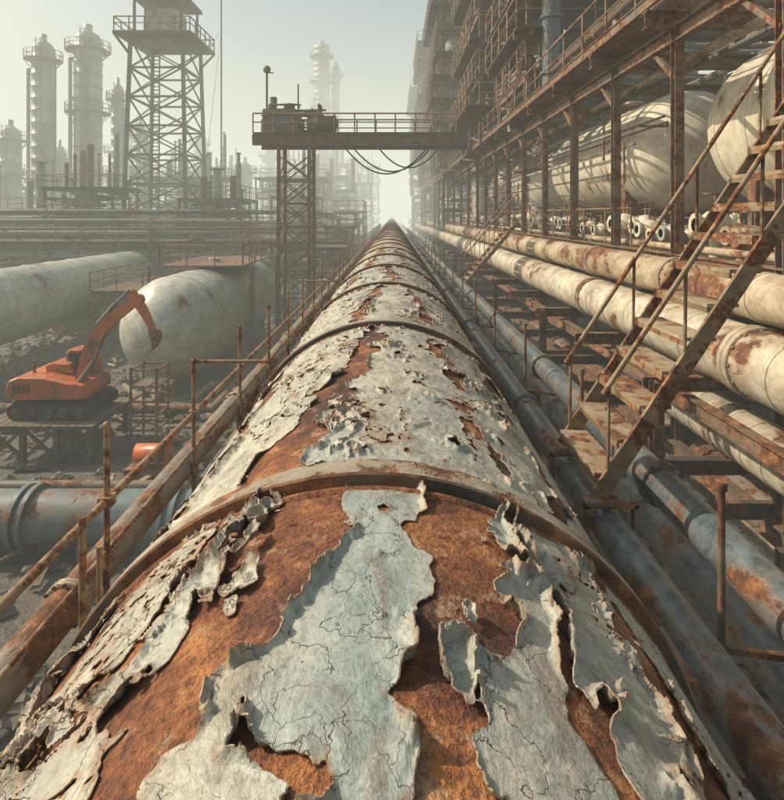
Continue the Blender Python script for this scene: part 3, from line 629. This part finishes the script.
for y in(47,49.5,62):
    for z in(3.0,3.5,4.6,5.4):
        b.cyl((-70,y+g.uniform(-.5,.5),z+g.uniform(-.1,.1)),(-3.5,y+g.uniform(-.5,.5),z),g.uniform(.1,.3),g.choice(('creamrust','col','rust')),10)
    x=-68
    while x<-4:
        b.beam((x,y-.8,0),(x,y-.8,5.8),.16,.16,'rust'); b.beam((x,y+.8,0),(x,y+.8,5.8),.16,.16,'rust'); b.beam((x,y-1,2.7),(x,y+1,2.7),.14,.2,'rust'); b.beam((x,y-1,4.2),(x,y+1,4.2),.14,.2,'rust'); x+=3.5
    b.box(-70,-3.5,y-.9,y+.9,5.8,5.86,'rustdark'); b.railing((-70,y-.9,5.86),(-3.5,y-.9,5.86),'rail',r=.04,sp=2)
tangle(b,(-60,-5),(46,64),(2.6,8.5),230,g,(.05,.2),('rust','creamrust','col','steel','rail'))
b.build('transverse_pipe_rack')
for (x0,x1,y0,y1,z1,lv) in((-6.2,-3.6,42,46,5.6,3),(-5.8,-3.4,50,56,7,3),(-6.5,-3.2,62,70,8.5,3),(-18.2,-15.2,34,42,3.4,2)):
    b=B(); frame_tower(b,x0,x1,y0,y1,0,z1,lv,g,.14,'rust',16,True,.3); b.build('equipment_skid')
# ---------------------------------------------------------------- ground
m,nt,bs=newmat('oily_ground'); v=coords(nt); n1=noise(nt,v,.25,5,.65,.5);n2=noise(nt,v,3,6,.7);n3=noise(nt,v,18,3,.7)
c=ramp(nt,n1,[(.38,(.05,.045,.04)),(.5,(.11,.097,.08)),(.62,(.20,.17,.14))]); c=mix(nt,ramp(nt,n2,[(.4,.0),(.65,.7)]),c,(.20,.18,.15)); c=mix(nt,math_(nt,'MULTIPLY',ramp(nt,n3,[(.35,1.),(.5,0.)]),.6),c,(.02,.018,.017))
L(nt,c,bs.inputs['Base Color']); L(nt,ramp(nt,n1,[(.4,.4),(.55,.95)]),bs.inputs['Roughness']); bump(nt,math_(nt,'ADD',n2,math_(nt,'MULTIPLY',n3,.3)),1.,.12,bs); M['ground']=m
N_=220; gx=np.sign(np.linspace(-1,1,N_))*np.abs(np.linspace(-1,1,N_))**2.6*1500; gy=-60+np.linspace(0,1,N_)**2.4*2500
GX,GY=np.meshgrid(gx,gy); nr=np.exp(-(np.hypot(GX,GY-20)/120)**2); GZ=(fbm(GX*.15,GY*.15,4,5)*.16+fbm(GX*.7,GY*.7,3,8)*.05-.12)*nr
me=bpy.data.meshes.new('ground'); ii=np.arange(N_*N_).reshape(N_,N_)
me.from_pydata(np.stack([GX,GY,GZ],-1).reshape(-1,3).tolist(),[],np.stack([ii[:-1,:-1],ii[:-1,1:],ii[1:,1:],ii[1:,:-1]],-1).reshape(-1,4).tolist())
me.materials.append(M['ground']); me.polygons.foreach_set('use_smooth',[True]*len(me.polygons)); o=bpy.data.objects.new('ground',me); bpy.context.scene.collection.objects.link(o)
M['rock']=simple('rubble_stone',(.15,.13,.105),.9)
b=B(); g=random.Random(5)
for i in range(4200):
    x=g.uniform(-24,9);y=6+g.random()**1.3*45; r=g.choice((.05,.08,.12,.2,.3))*g.uniform(.6,1.3)
    vs=[];
    for k in range(3):
        for j in range(5):
            t=j*1.2566+k*.4; rr=r*(1,.85,.3)[k]*g.uniform(.7,1.2); vs.append((x+math.cos(t)*rr,y+math.sin(t)*rr*.8,(-.1,.35,.7)[k]*r*g.uniform(.8,1.1)))
    b.add(vs,[(k*5+j,k*5+(j+1)%5,k*5+5+(j+1)%5,k*5+5+j) for k in range(2) for j in range(5)]+[(10,11,12,13,14)],'rock')
b.build('rubble')
b=B()
for i in range(260):
    x=g.uniform(-22,8);y=g.uniform(9,44);a=g.uniform(0,math.pi);l=g.uniform(.5,3);z=g.uniform(.05,.3)
    p=(x,y,z);q_=(x+math.cos(a)*l,y+math.sin(a)*l,z+g.uniform(-.05,.3))
    if i%2: b.cyl(p,q_,g.uniform(.03,.12),g.choice(('rust','steel','rail')),8)
    else: b.beam(p,q_,g.uniform(.1,.3),g.uniform(.04,.12),g.choice(('wood','rust','tread')))
b.build('scrap_debris')
b=B()
for (pts,r,mt) in(([(-20,15.5,.5),(-6,15.5,.5),(-6,30,.5)],.16,'steel'),([(-4.2,9,.6),(-4.2,60,.6)],.3,'creamrust'),([(-3.2,6,.9),(-3.2,60,.9)],.2,'greyrust'),([(-5.4,16,.35),(-5.4,60,.35)],.18,'steel'),([(-16,22,.4),(-7,22,.4),(-7,48,.4)],.2,'rust'),([(-3.0,8,2.4),(-3.0,70,2.4)],.14,'rust')):
    b.pipe(pts,r,mt,14)
for y in range(8,60,5): b.beam((-4.8,y,.25),(-2.6,y,.25),.2,.2,'rust'); b.beam((-2.8,y,0),(-2.8,y,2.3),.12,.12,'rust'); b.beam((-3.4,y,2.2),(-2.4,y,2.2),.12,.12,'rust')
b.build('ground_pipes')
# ---------------------------------------------------------------- haze (homogeneous aerosol: extinction + own emission in place of scattered daylight, adds ambient fill)
def glowing_haze(name,y0,y1,zt,dens,col):
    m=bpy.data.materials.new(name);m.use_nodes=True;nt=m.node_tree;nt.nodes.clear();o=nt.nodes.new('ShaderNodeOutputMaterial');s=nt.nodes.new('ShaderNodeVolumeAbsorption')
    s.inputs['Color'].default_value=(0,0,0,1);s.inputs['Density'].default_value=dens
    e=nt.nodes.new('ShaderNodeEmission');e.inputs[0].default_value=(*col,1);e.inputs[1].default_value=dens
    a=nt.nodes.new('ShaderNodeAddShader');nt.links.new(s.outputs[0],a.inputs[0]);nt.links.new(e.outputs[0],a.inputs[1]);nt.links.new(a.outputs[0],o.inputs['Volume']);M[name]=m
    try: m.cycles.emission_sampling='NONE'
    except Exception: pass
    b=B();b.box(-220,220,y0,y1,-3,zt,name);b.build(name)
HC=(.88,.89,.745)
glowing_haze('glowing_haze',-25,48,40,.0032,HC); glowing_haze('glowing_haze_bank',48.01,420,40,.0098,HC)
# ---------------------------------------------------------------- light
el=math.radians(40); az=math.radians(-78)
d=Vector((math.sin(az)*math.cos(el),math.cos(az)*math.cos(el),math.sin(el)))
sl=bpy.data.lights.new('sun','SUN');sl.energy=5.0;sl.angle=math.radians(.6);sl.color=(1,.875,.69)
so=bpy.data.objects.new('sun',sl);so.rotation_euler=d.to_track_quat('Z','Y').to_euler();bpy.context.scene.collection.objects.link(so)
w=bpy.data.worlds.new('World');bpy.context.scene.world=w;w.use_nodes=True;nt=w.node_tree;bg=nt.nodes['Background'];sk=nt.nodes.new('ShaderNodeTexSky');sk.sky_type='NISHITA';sk.sun_disc=False;sk.sun_elevation=el;sk.sun_rotation=az;sk.dust_density=4;sk.ozone_density=1;sk.air_density=1.2
tint=mix(nt,1.0,sk.outputs[0],(1.0,.97,.80),'MULTIPLY'); nt.links.new(tint,bg.inputs[0]);bg.inputs[1].default_value=.15
# ---------------------------------------------------------------- camera
cd=bpy.data.cameras.new('camera');cam=bpy.data.objects.new('camera',cd);bpy.context.scene.collection.objects.link(cam);cam.location=(0,0,H);cam.rotation_euler=(math.radians(90),0,0)
cd.sensor_fit='VERTICAL';cd.sensor_height=24;cd.lens=16.8;cd.shift_y=-.231;cd.clip_start=.05;cd.clip_end=5000
sc=bpy.context.scene;sc.camera=cam
sc.view_settings.view_transform='Standard';sc.view_settings.look='None';sc.view_settings.exposure=0
